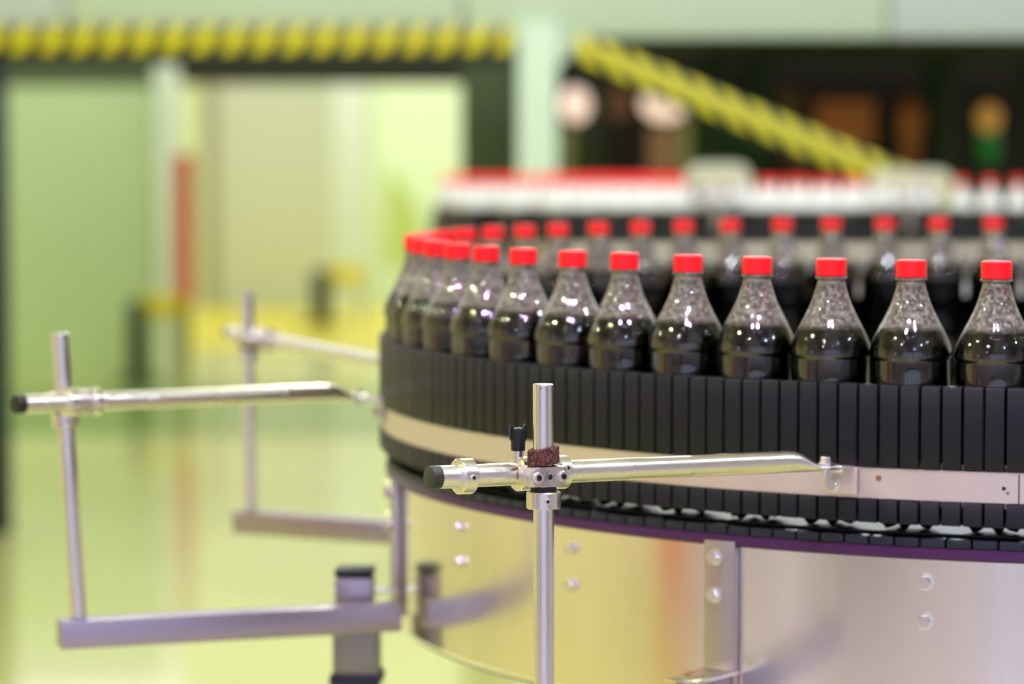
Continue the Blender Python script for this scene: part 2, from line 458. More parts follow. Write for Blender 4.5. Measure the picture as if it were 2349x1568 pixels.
for i in range(1, nst):
    q = p0 + (p2 - p0) * i / nst
    MB().box((q.x, Sd + 380, q.z), (220, 716, 30), bev=3).build('tread', trm, t)

t = thing('strip_lamp', (Xat(1800, 12400), 12400, Zat(60, 12400)), 'warm strip lamp hidden above the bay goods behind the gantry', 'lamp')
sxx = Xat(1800, 12400); szz = Zat(60, 12400)  # lamp added out of view to brighten the rack goods
MB().box((sxx, 12400, szz), (1500, 80, 20), bev=4).build('tube', mat('warm_tube', (255, 226, 196), 0.4, emit=(255, 222, 190), estr=230), t)
MB().box((sxx, 12400, szz + 30), (1560, 120, 40), bev=6).build('housing', mat('strip_housing', (120, 120, 116), 0.5), t)
# ---- dark store behind: dark wall panel, rack and goods
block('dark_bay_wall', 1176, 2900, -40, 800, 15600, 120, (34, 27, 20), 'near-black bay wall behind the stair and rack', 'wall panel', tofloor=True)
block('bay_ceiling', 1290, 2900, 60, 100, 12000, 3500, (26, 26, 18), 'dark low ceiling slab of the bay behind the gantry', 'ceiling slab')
D = 13800
t = thing('storage_rack', (Xat(1850, D), D + 300, FLOOR), 'dark storage rack holding goods in the bay behind the stair', 'rack')
rk = mat('dark_green_rack_paint', (44, 62, 38), 0.5)
for px in (1362, 1640, 1740, 2170, 2400):
    for yy in (0, 560):
        MB().box((Xat(px, D), D + yy, (Zat(130, D) + FLOOR) / 2), (70, 60, Zat(130, D) - FLOOR), bev=4).build('upright', rk, t)
shz = Zat(402, D)
MB().box(((Xat(1280, D) + Xat(2460, D)) / 2, D + 280, shz - 20), (Xat(2460, D) - Xat(1280, D), 620, 40), bev=4).build('shelf', rk, t)
MB().box(((Xat(1280, D) + Xat(2460, D)) / 2, D + 280, Zat(130, D)), (Xat(2460, D) - Xat(1280, D), 620, 40), bev=4).build('top_beam', rk, t)


def goods(name, px0, px1, py0, rgb, label, cat, dd=0, py1=None, parts=True):
    x0, x1 = Xat(px0, D), Xat(px1, D); z1 = Zat(py0, D)
    t = thing(name, ((x0 + x1) / 2, D + 120 + dd, shz), label, cat)
    m1 = mat(name + '_board', rgb, 0.7, noise=0.06, scale=6)
    zlo = shz if py1 is None else Zat(py1, D)
    if py1 is not None:
        MB().box(((x0 + x1) / 2, D + 120 + dd, (zlo + shz) / 2), ((x1 - x0) * 0.8, 160, zlo - shz), bev=4).build('stand', mat(name + '_stand', (46, 40, 28), 0.7), t)
    MB().box(((x0 + x1) / 2, D + 120 + dd, (zlo + z1) / 2), (x1 - x0, 240, z1 - zlo - 8), bev=6).build('body', m1, t)
    MB().box(((x0 + x1) / 2, D + 120 + dd, z1 - 4), (x1 - x0 + 6, 246, 14), bev=3).build('lid', m1, t)
    return t


goods('pink_carton', 1490, 1552, 292, (206, 160, 140), 'pale pink carton on the rack below the larger white lamp', 'carton')
goods('cream_tube_box', 1556, 1584, 268, (196, 196, 150), 'narrow cream upright box right of the pink carton', 'box')
goods('brown_carton', 1396, 1452, 196, (150, 108, 98), 'dull brown-pink carton between the two white lamps', 'carton', py1=272)
goods('narrow_cream_box', 1290, 1316, 296, (160, 168, 112), 'narrow yellowish box right of the pale gantry column', 'box')
goods('olive_carton', 1318, 1358, 300, (86, 104, 52), 'olive green box below the smaller white lamp', 'box', dd=40)
goods('green_crate', 1590, 1722, 262, (52, 100, 58), 'dark green crate behind the striped stair stringer', 'crate', dd=60)
goods('small_brown_box', 1786, 1832, 206, (104, 80, 50), 'small dark brown box above the striped stringer', 'box', py1=282, dd=20)
goods('copper_crate', 1872, 2002, 232, (190, 116, 74), 'large copper-brown crate on the rack above the stringer end', 'crate', py1=336)
goods('low_brown_crate', 1800, 1868, 330, (120, 72, 48), 'low dark brown crate left of the copper-brown crate', 'crate', dd=20)
t = thing('orange_tank', (Xat(2094, D), D + 120, shz), 'slim orange-brown tank with domed top right of the copper crate', 'tank')
zt = Zat(226, D); rr = 62
MB().lathe([(rr * .72, 0), (rr * .74, 10), (rr * .74, (zt - shz) * .5), (rr, (zt - shz) * .6), (rr, (zt - shz) * .82), (rr * .8, (zt - shz) * .93), (rr * .4, zt - shz - 4), (0.1, zt - shz)],
           (Xat(2094, D), D + 120, shz), n=28).build('tank_body', mat('orange_tank_paint', (198, 122, 70), 0.5), t)
MB().cyl((Xat(2094, D), D + 120, zt - 6), (Xat(2094, D), D + 120, zt + 22), 14, bev=2).build('valve', mat('tank_valve', (120, 80, 40), 0.4, 0.6), t)
t = thing('signal_tower', (Xat(2274, D), D + 120, shz), 'signal tower with amber dome over a green segment at far right', 'signal light')
sx = Xat(2274, D)
MB().cyl((sx, D + 120, shz), (sx, D + 120, Zat(372, D)), 26, bev=3).build('base', mat('signal_base', (24, 24, 22), 0.5), t)
MB().cyl((sx, D + 120, Zat(372, D)), (sx, D + 120, Zat(300, D)), 44, bev=4).build('green_segment', mat('green_lens', (12, 110, 44), 0.3, emit=(10, 120, 40), estr=0.35), t)
h0 = Zat(300, D); hh = Zat(238, D) - h0
MB().lathe([(36, 0), (50, hh * .25), (54, hh * .55), (40, hh * .85), (0.1, hh)], (sx, D + 120, h0), n=24).build('amber_dome', mat('amber_lens', (206, 150, 70), 0.3, emit=(206, 150, 70), estr=0.5), t)
for (px, py, rx, rz, lab) in ((1320, 240, 66, 78, 'smaller pinkish-white hanging globe lamp beside the pale gantry column'),
                              (1524, 238, 104, 78, 'larger pinkish-white hanging globe lamp behind the striped stringer')):
    lx, lz = Xat(px, D - 400), Zat(py, D - 400)
    t = thing('globe_lamp', (lx, D - 400, lz - rz), lab, 'lamp')
    MB().lathe([(max(.1, rx * math.sin(PI * k / 14)), -rz * math.cos(PI * k / 14)) for k in range(15)], (lx, D - 400, lz), n=28, cap0=False, cap1=False).build(
        'globe', mat('warm_globe_glass', (236, 206, 190), 0.4, emit=(246, 214, 198), estr=1.0), t)
    MB().cyl((lx, D - 400, lz + rz - 4), (lx, D - 400, Zat(96, D - 400) + 100), 6, bev=1).build('stem', mat('lamp_stem', (40, 40, 30), 0.5), t)

# ------------------------------------------------------------------ ring conveyor
CX, CY = 683.3, 3578.3
RB = 841.0
C0 = (CX, CY, -360)
ring = thing('ring_conveyor', C0, 'black slatted ring conveyor carrying the red-capped bottles above the steel drum', 'conveyor')
NS = 264
aw = 2 * PI / NS * RB


def slat_mesh(wd):
    """upper block, recessed web behind the strip, lower block; outer face towards -Y (local), mm"""
    mb = MB()
    ro = 0.0
    ch = 1.4
    # side profile in (depth y, z): outer face y=0, inner y=+16
    P = [(16, -229.7), (ch, -229.7), (0, -229.7 - ch * 1.4), (0, -306), (1.0, -307.3), (9, -307.3), (9, -337.7), (1.0, -337.7), (0, -339), (0, -358.6), (1, -359.6), (16, -359.6)]
    n = len(P); hw = wd / 2; b = 0.5
    vs = []
    for sx, inn in ((-hw, b), (-hw + b, 0), (hw - b, 0), (hw, b)):
        for (y, z) in P:
            vs.append((sx, y + (inn if y < 8 else 0), z + 360))
    fs = []
    for k in range(3):
        for i in range(n):
            j = (i + 1) % n
            fs.append((k * n + i, k * n + j, (k + 1) * n + j, (k + 1) * n + i))
    fs.append(tuple(range(n))[::-1]); fs.append(tuple(3 * n + i for i in range(n)))
    mb.add(vs, fs)
    return mb


sm = None
for i in range(NS):
    th = 2 * PI * i / NS
    if sm is None:
        s0 = slat_mesh(aw - 2.6).build('slat', 'slat', ring, origin=(0, 0, 0))
        sm = s0.data; o = s0
    else:
        o = bpy.data.objects.new('slat', sm); COL.objects.link(o); o.parent = ring
    # slat at azimuth th (from -Y toward -X); its +y (inward) points to the centre
    jr = random.uniform(-0.35, 0.35)
    rr = (RB + jr) / 1000
    o.location = (-math.sin(th) * rr, -math.cos(th) * rr, random.uniform(-0.0003, 0.0003))
    o.rotation_euler = (0, 0, -th)
MB().ring(RB - 24, RB - 16.5, -356, -231.5, (CX, CY, 0), n=192).build('backing_ring', 'backing', ring)
# guide strip sits in the groove, taller than the groove opening so it shows in the gaps between slats
MB().ring(RB - 7.6, RB - 3.2, -337.2, -307.8, (CX, CY, 0), n=256, bev=0.4).build('guide_strip', 'strip', ring)
MB().ring(RB - 15.0, RB - 9.6, -343, -302, (CX, CY, 0), n=256, bev=0.4).build('strip_backing', 'strip', ring)
MB().ring(500, RB - 25, -372.5, -370, (CX, CY, 0), n=128).build('bottle_deck', 'deck', ring)
NL = 212
lm = None
for i in range(NL):
    th = 2 * PI * i / NL
    wd = 2 * PI / NL * 832 - 1.6
    if lm is None:
        o = MB().box((0, 0, 0), (wd, 22, 8.6), bev=1.6).build('chain_link', 'link', ring, origin=(0, 0, 0)); lm = o.data
    else:
        o = bpy.data.objects.new('chain_link', lm); COL.objects.link(o); o.parent = ring
    o.location = (-math.sin(th) * .821, -math.cos(th) * .821, (-377.5 + 360) / 1000)
    o.rotation_euler = (0, 0, -th)
MB().ring(780, 833.5, -392.5, -382, (CX, CY, 0), n=256, bev=1.5).build('rim', 'rim', ring)
MB().lathe([(520, -520), (520, -372), (518, -370), (0.1, -370)], (CX, CY, 0), n=96, cap1=False).build('inner_cover', 'deck', ring)
# stains, a hole and a splice plate end on the strip
def on_ring(px, py, Rr):
    a = (px - 1174.5) / 6904
    A, B_, C_ = a * a + 1, -2 * (a * CX + CY), CX * CX + CY * CY - Rr * Rr
    d = (-B_ - math.sqrt(B_ * B_ - 4 * A * C_)) / (2 * A)
    x = a * d
    # pitch is tiny; horizon row 318.7
    z = -(py - 318.7) / 6904 * d
    return Vector((x, d, z)), math.atan2(-(x - CX), -(d - CY))
for (px, py, r_, mm, nm) in ((2020, 1099, 3.0, 'stain', 'stain_spot'), (2309, 1123, 2.0, 'black', 'rivet_hole'), (2318, 1134, 1.6, 'stain', 'stain_spot')):
    q, th = on_ring(px, py, RB - 3.2)
    ax = Vector((-math.sin(th), -math.cos(th), 0))
    MB().lathe([(r_, 0), (r_, .25), (.1, .3)], q - ax * .1, ax, 12).build(nm, mm, ring)
q, th = on_ring(2344, 1125, RB - 3.2)
ax = Vector((-math.sin(th), -math.cos(th), 0))
MB().box(q + ax * .1, (1.2, .6, 28), Matrix.Rotation(-th, 3, 'Z')).build('strip_joint', 'black', ring)

# ------------------------------------------------------------------ drum
RD = 826.0
drum = thing('steel_drum', (CX, CY, -562), 'large brushed stainless steel drum carrying the black ring conveyor', 'drum')
MB().lathe([(RD - 6, -562), (RD, -556), (RD, -394), (RD - 3, -392.6), (700, -392.6)], (CX, CY, 0), n=256, cap0=False, cap1=False).build('drum_wall', 'drum', drum)
MB().ring(300, RD - 8, -566, -560, (CX, CY, 0), n=128).build('bottom_flange', 'plate', drum)
MB().lathe([(420, FLOOR), (420, -566)], (CX, CY, 0), n=64).build('pedestal', 'plate', drum)


def radial(th): return Vector((-math.sin(th), -math.cos(th), 0))
def tang(th): return Vector((math.cos(th), -math.sin(th), 0))


for deg in (-7.5, 6.7, 20.9, 48.9, 63.2, 92, 106):
    th = R(deg); ax = radial(th)
    for z in (-415, -452):
        sc = 1.0
        p = Vector((CX, CY, 0)) + ax * RD; p.z = z
        MB().hexbolt(p, ax, 6.4 if deg < 60 else 6, 7.5).build('hex_bolt', 'bolt', drum)

# ------------------------------------------------------------------ bottles
# profile measured from cap top downwards (mm)
PROF = [(16.6, 12.2), (17.4, 15.2), (18.6, 15.2), (19.2, 12.9), (23, 13.2), (27.5, 14.2), (31.8, 15.6), (36, 16.8), (40.8, 18.5), (45, 20.2), (49.7, 22.5), (54, 24.6),
        (58.7, 27.0), (63, 29.4), (67.7, 31.8), (72, 34.0), (76.6, 36.0), (81, 37.6), (85, 38.5), (89.5, 38.9), (92, 38.6), (93.2, 37.2), (95, 37.0), (120, 37.0), (160, 36.8), (186, 36.8), (189, 37.6), (196, 38.6),
        (215, 38.2), (232, 36), (243, 31.5)]
BH = 256.0


def petal(r, h, th, j):
    return r, h


def bottle_parts(root, level_tilt, n=32, simple=False):
    z = lambda d: BH - d
    prof = [(r, z(d)) for d, r in PROF]
    mb = MB()
    # outer wall, petaloid foot (five feet)
    feet = [(28, 8), (22, 1.0), (14, 3), (6, 9), (0.1, 10)]
    full = prof + feet
    n0 = len(prof)

    def mod(r, h, th, j):
        if j >= n0 - 1 and j < n0 + 3:
            k = (0.5 + 0.5 * math.cos(5 * th)) ** 2.2
            return r, h + (1 - k) * (9 if j >= n0 else 4)
        if 4 <= j < 20:   # faint swirled ribs on the shoulder
            return r + 0.25 * math.sin(10 * th + h * 0.05) * min(1, (j - 4) / 6), h
        return r, h
    mb.lathe(full, n=n if simple else 60, cap0=False, cap1=False, mod=mod)
    inner = [(max(.05, r - 0.7), h + (0.0 if i < n0 else .7)) for i, (r, h) in enumerate(full)]
    mb.lathe(inner, n=n if simple else 60, cap0=False, cap1=False, mod=mod)
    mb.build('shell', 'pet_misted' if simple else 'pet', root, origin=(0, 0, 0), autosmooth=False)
    # liquid
    lev = z(64.5)
    body = [(r - 1.0, h) for r, h in full if h < lev - 5]
    rl = 28.6
    ml = MB()
    top = [(0.1, lev), (rl * .5, lev), (rl - 1.2, lev), (rl + .1, lev + .6)]
    prof_l = top + [(max(.05, r), h + .9) for r, h in body]

    def modl(r, h, th, j):
        if j < 4:
            dz = level_tilt * r / rl * 9 * math.cos(th) + (0.9 * math.sin(3 * th) if j > 1 else 0)
            return r - (0.55 * dz if j > 1 else 0), h + dz
        return mod(r, h, th, n0 + 1 if h < 12 else 25)
    ml.lathe(prof_l, n=n if simple else 48, cap0=False, cap1=False, mod=modl)
    lq = ml.build('liquid', 'cola', root, origin=(0, 0, 0), autosmooth=False)
    if not simple:
        mf = MB()

        def modf(r, h, th, j):
            dz = level_tilt * 9 * math.cos(th) + 0.9 * math.sin(3 * th)
            return r - 0.55 * dz, h + dz + 0.5 * math.sin(7 * th)
        mf.lathe([(rl - 3.5, lev + .3), (rl - 1.5, lev + .8), (rl - .6, lev + 3.2), (rl - .1, lev + .4)], n=48, cap0=False, cap1=False, mod=modf)
        mf.build('foam_film', 'foam', root, origin=(0, 0, 0), autosmooth=False)
    mc = MB()
    rc = 14.6
    nk = n if simple else 90

    def modc(r, h, th, j):
        return (r + (0.22 if (round(th / (2 * PI) * nk) % 3 == 0) else 0), h) if (not simple and 3 <= j <= 4) else (r, h)
    mc.lathe([(rc - .4, BH - 16.4), (rc, BH - 16), (rc, BH - 14.2), (rc - .25, BH - 13.8), (rc - .1, BH - 2.0), (rc - .5, BH - .7), (rc - 1.4, BH), (.1, BH)], n=nk, cap0=True, cap1=False, mod=modc)
    mc.build('cap', 'capred', root, origin=(0, 0, 0), autosmooth=True)


Rr = 796.6
ZB = -114.0 - BH     # bottle foot height


def new_bottle_protos(tilts, simple=False):
    out = []
    for tl in tilts:
        r = bpy.data.objects.new('soda_bottle', None); COL.objects.link(r)
        bottle_parts(r, tl, simple=simple)
        out.append(r)
    return out


protos = new_bottle_protos([0.1, 0.3, 0.55])
proto_kids = {id(p): [o for o in bpy.data.objects if o.parent == p] for p in protos}
used = set()


def place_bottle(k, x, y, z, rz, label, group, pr=protos, kids=proto_kids, lean=(0, 0)):
    p = pr[k % len(pr)]
    if k % len(pr) not in used or pr is not protos:
        pass
    if id(p) not in used:
        used.add(id(p)); r = p
    else:
        r = p.copy(); COL.objects.link(r)
        for ch in kids[id(p)]:
            c = ch.copy(); COL.objects.link(c); c.parent = r
    r.location = (x / 1000, y / 1000, (z + CAMZ) / 1000)
    r.rotation_euler = (lean[0], lean[1], rz)
    tag(r, label, 'bottle', group)
    return r


ordw = ['rightmost', 'second from right', 'third from right', 'fourth from right', 'fifth from right', 'sixth from right', 'seventh from right', 'eighth from right',
        'ninth from right', 'tenth from right', 'eleventh from right', 'twelfth from right', 'thirteenth from right', 'fourteenth from right', 'fifteenth from right', 'sixteenth from right', 'seventeenth from right', 'eighteenth from right']
PH0, PH1, DP = -1.8634, 2.5610, 0.1011
angs = []
for k in range(-3, 11):
    angs.append(('front', k, PH0 - DP * k))
gap = (PH0 - DP * 10) - (PH1 - 2 * PI)
for j in range(1, 8):
    angs.append(('bend', j, PH0 - DP * 10 - gap * j / 8))
for k in range(0, 14):
    angs.append(('rear', k, PH1 - 2 * PI - DP * k))
random.seed(3)
for i, (row, k, a) in enumerate(angs):
    x, y = CX + Rr * math.cos(a), CY + Rr * math.sin(a)
    if row == 'front':
        if k < 0:
            lab = 'soda bottle of the near arc beyond the right edge of the view'
            grp = 'bottles on the near arc beyond the view'
        else:
            lab = 'red-capped cola bottle, %s in the near row on the ring conveyor' % ordw[k]
            grp = 'bottles in the near row of the ring conveyor'
    elif row == 'bend':
        lab = 'red-capped cola bottle at the left bend, %s back from the near row' % ['first', 'second', 'third', 'fourth', 'fifth', 'sixth', 'seventh'][k - 1]
        grp = 'bottles crowding round the left bend'
    else:
        if k > 10:
            lab = 'soda bottle of the far arc beyond the right edge of the view'
            grp = 'bottles on the far arc beyond the view'
        else:
            lab = 'blurred red-capped bottle, %s in the far arc of the ring' % ordw[10 - k]
            grp = 'bottles in the far arc of the ring conveyor'
    place_bottle(random.randrange(3), x, y, ZB, a + PI + random.uniform(-.5, .5), lab, grp, lean=(R(random.uniform(-.5, .5)), R(random.uniform(-.5, .5))))

# ------------------------------------------------------------------ far conveyor with its bottles (about 8.7 m away)
def far_path(x0, yf, yb, sp):
    """a packed mass at the left end of the table, then one line of bottles along its front"""
    pts = []
    rad = (yb - yf) / 2
    row = 0; y = yf
    while y <= yb:
        dx = rad - math.sqrt(max(0, rad * rad - (y - yf - rad) ** 2))
        x = 460 + (sp / 2 if row % 2 else 0)
        while x >= x0 + dx * 0.55:
            pts.append((x + random.uniform(-3, 3), y, 'pack' if row else 'edge')); x -= sp
        y += sp * 0.87; row += 1
    x = 560
    while x < x0 + rad + 2250:
        pts.append((x, yf, 'front'))
        if x < 1180: pts.append((x + 41, yf + 72, 'behind'))
        x += 82
    return pts[::-1]


FX0, FYF, FYB = -205, 8700, 9700
far = thing('far_conveyor', (1000, 9200, FLOOR), 'distant black oblong conveyor with pale strip, behind the ring conveyor', 'conveyor')


def oblong(off, z0, z1, thick, n=40):
    """closed vertical band following the oblong path at outward offset off"""
    rad = (FYB - FYF) / 2
    xr = FX0 + rad + 2300
    path = []
    path.append((xr, FYF - off))
    for i in range(n + 1):
        a = PI * i / n
        path.append((FX0 + rad - (rad + off) * math.sin(a), FYF + rad - (rad + off) * math.cos(a)))
    path.append((xr, FYB + off))
    inner = [(xr, FYF - off + thick)] + [(FX0 + rad - (rad + off - thick) * math.sin(PI * i / n), FYF + rad - (rad + off - thick) * math.cos(PI * i / n)) for i in range(n + 1)] + [(xr, FYB + off - thick)]
    m = len(path); vs = []; fs = []
    for P in (path, inner):
        for z in (z0, z1):
            vs += [(x, y, z) for x, y in P]
    for i in range(m - 1):
        fs += [(i, i + 1, m + i + 1, m + i), (2 * m + i, 3 * m + i, 3 * m + i + 1, 2 * m + i + 1), (m + i, m + i + 1, 3 * m + i + 1, 3 * m + i), (i, 2 * m + i, 2 * m + i + 1, i + 1)]
    fs += [(0, m, 3 * m, 2 * m), (m - 1, 3 * m - 1, 4 * m - 1, 2 * m - 1)]
    return MB().add(vs, fs, True)


oblong(44, -306, -229.7, 14).build('upper_band', 'slat', far)
oblong(46, -338, -306, 10).build('guide_strip', 'strip', far)
oblong(44, -362, -338, 14).build('lower_band', 'slat', far)
oblong(30, -374, -364, 120).build('chain', 'link', far)
oblong(34, -390, -376, 140).build('rim', 'rim', far)
oblong(20, -560, -390, 20).build('side_skirt', 'drum', far)
# slats proud of the far band, too blurred to be told apart
rad = (FYB - FYF) / 2
fm = MB()
xx = FX0 + rad
while xx < FX0 + rad + 2280:
    fm.box((xx, FYF - 44 - 2, -268), (17, 5, 74), bev=0); xx += 20
so = fm.build('slats', 'slat', far); so['kind'] = 'stuff'
for lx in (FX0 + 700, FX0 + 2500):
    MB().box((lx, 9200, (FLOOR - 560) / 2), (90, 700, -560 - FLOOR), bev=6).build('leg', 'plate', far)
MB().box((FX0 + rad + 1000, 9200, -376), (2600, 900, 8)).build('deck', 'deck', far)

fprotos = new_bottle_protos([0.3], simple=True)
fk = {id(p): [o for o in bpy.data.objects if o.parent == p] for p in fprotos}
pts = far_path(FX0, FYF, FYB, 82)
fi = 0; bi = 0
for i, (x, y, w_) in enumerate(pts):
    px = 1174.5 + 6904 * x / y
    if w_ == 'front':
        lab = 'distant bottle of the far conveyor beyond the right edge of the view'
        if px < 2349 and fi < 18:
            lab = 'distant blurred bottle, %s in the front line of the far conveyor' % ordw[fi]; fi += 1
        g_ = 'distant bottles in the front line on the far conveyor'
    elif w_ == 'behind':
        lab = 'distant red-capped bottle just behind the front line of the far conveyor'; g_ = 'distant bottles behind the front line'
    else:
        lab = 'distant red-capped bottle packed at the left end of the far conveyor'; g_ = 'distant bottles packed on the far conveyor'
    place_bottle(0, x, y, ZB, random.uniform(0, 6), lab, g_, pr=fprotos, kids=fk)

M['hood'] = mat('milky_plastic_hood', (226, 226, 214), 0.35, trans=0.45, ior=1.2)
for (a, b, lab) in ((1572, 1722, 'milky rounded plastic hood over the far conveyor, below the striped stringer'),
                    (1990, 2186, 'milky rounded plastic hood over the far conveyor, right of the stringer end')):
    dd = 8600
    x0, x1 = Xat(a, dd), Xat(b, dd)
    zt = Zat(374 if a < 1700 else 388, dd)
    zb = Zat(428, dd)
    t = thing('plastic_hood', ((x0 + x1) / 2, dd, zb), lab, 'hood')
    vs = []; fs = []
    nn = 12; r_ = min(45, zt - zb)
    outl = [(x0, zb)] + [(x0 + r_ - r_ * math.cos(PI / 2 * i / nn), zt - r_ + r_ * math.sin(PI / 2 * i / nn)) for i in range(nn + 1)] + \
           [(x1 - r_ + r_ * math.sin(PI / 2 * i / nn), zt - r_ + r_ * math.cos(PI / 2 * i / nn)) for i in range(nn + 1)] + [(x1, zb)]
    m_ = len(outl)
    vs = [(x, dd, z) for x, z in outl] + [(x, dd + 28, z) for x, z in outl]
    fs = [tuple(range(m_)), tuple(range(m_, 2 * m_))[::-1]] + [(i, m_ + i, m_ + (i + 1) % m_, (i + 1) % m_) for i in range(m_)]
    MB().add(vs, fs).build('cover', 'hood', t)
    MB().box(((x0 + x1) / 2, dd + 14, zb - 60), (14, 10, 130), bev=1).build('bracket', 'plate', t)
    MB().box(((x0 + x1) / 2, dd + 26, zb - 118), (24, 50, 8), bev=1).build('bracket_foot', 'plate', t)


# ------------------------------------------------------------------ guide-rail support assemblies
def collar_set(root, c, ax, ro, ri, w_, screw_dir, name='collar', m='collar'):
    ax = Vector(ax).normalized(); c = Vector(c)
    b = 0.9
    mb = MB()
    h = w_ / 2
    mb.lathe([(ri, -h), (ro - b, -h), (ro, -h + b), (ro, h - b), (ro - b, h), (ri, h), (ri, -h)], c, ax, 48, True, False, False)
    o = mb.build(name, m, root)
    if screw_dir is not None:
        sd = Vector(screw_dir); sd = (sd - ax * sd.dot(ax)).normalized()
        p = c + sd * (ro - 1.0)
        s = MB(); s.lathe([(3.0, 0), (3.0, 1.6), (2.6, 2.2), (1.5, 2.2), (1.5, 1.0), (.05, 1.0)], p, sd, 20, True, True, False)
        so = s.build('set_screw', 'bolt', o)
        s = MB(); s.lathe([(1.5, 1.05), (1.4, 1.5), (.05, 1.5)], p, sd, 6, False)
        s.build('hex_socket', 'socket', o)
    return o


def socket_screw(root, p, ax, r, h):
    ax = Vector(ax).normalized(); p = Vector(p)
    mb = MB()
    mb.lathe([(r, -h), (r, -0.5), (r - .5, 0), (r * .52, 0), (r * .5, -2.4), (.05, -2.4)], p, ax, 36, True, True, False)
    o = mb.build('cap_screw', 'bolt', root)
    # knurling
    mk = MB()
    for i in range(22):
        a = 2 * PI * i / 22
        t_ = Vector((0, 0, 1)) if abs(ax.z) < .9 else Vector((1, 0, 0))
        u = t_.cross(ax).normalized(); v = ax.cross(u)
        dirv = u * math.cos(a) + v * math.sin(a)
        q = p + dirv * (r * .93) - ax * 1.0
        mk.cyl(q - ax * (h * .6), q + ax * .5, .38, n=6, bev=.1)
    mk.build('knurling', 'bolt', o)
    ms = MB(); ms.lathe([(r * .5, -2.2), (r * .48, -.35), (.05, -1.9)], p, ax, 6, False)
    ms.build('hex_socket', 'socket', o)
    return o


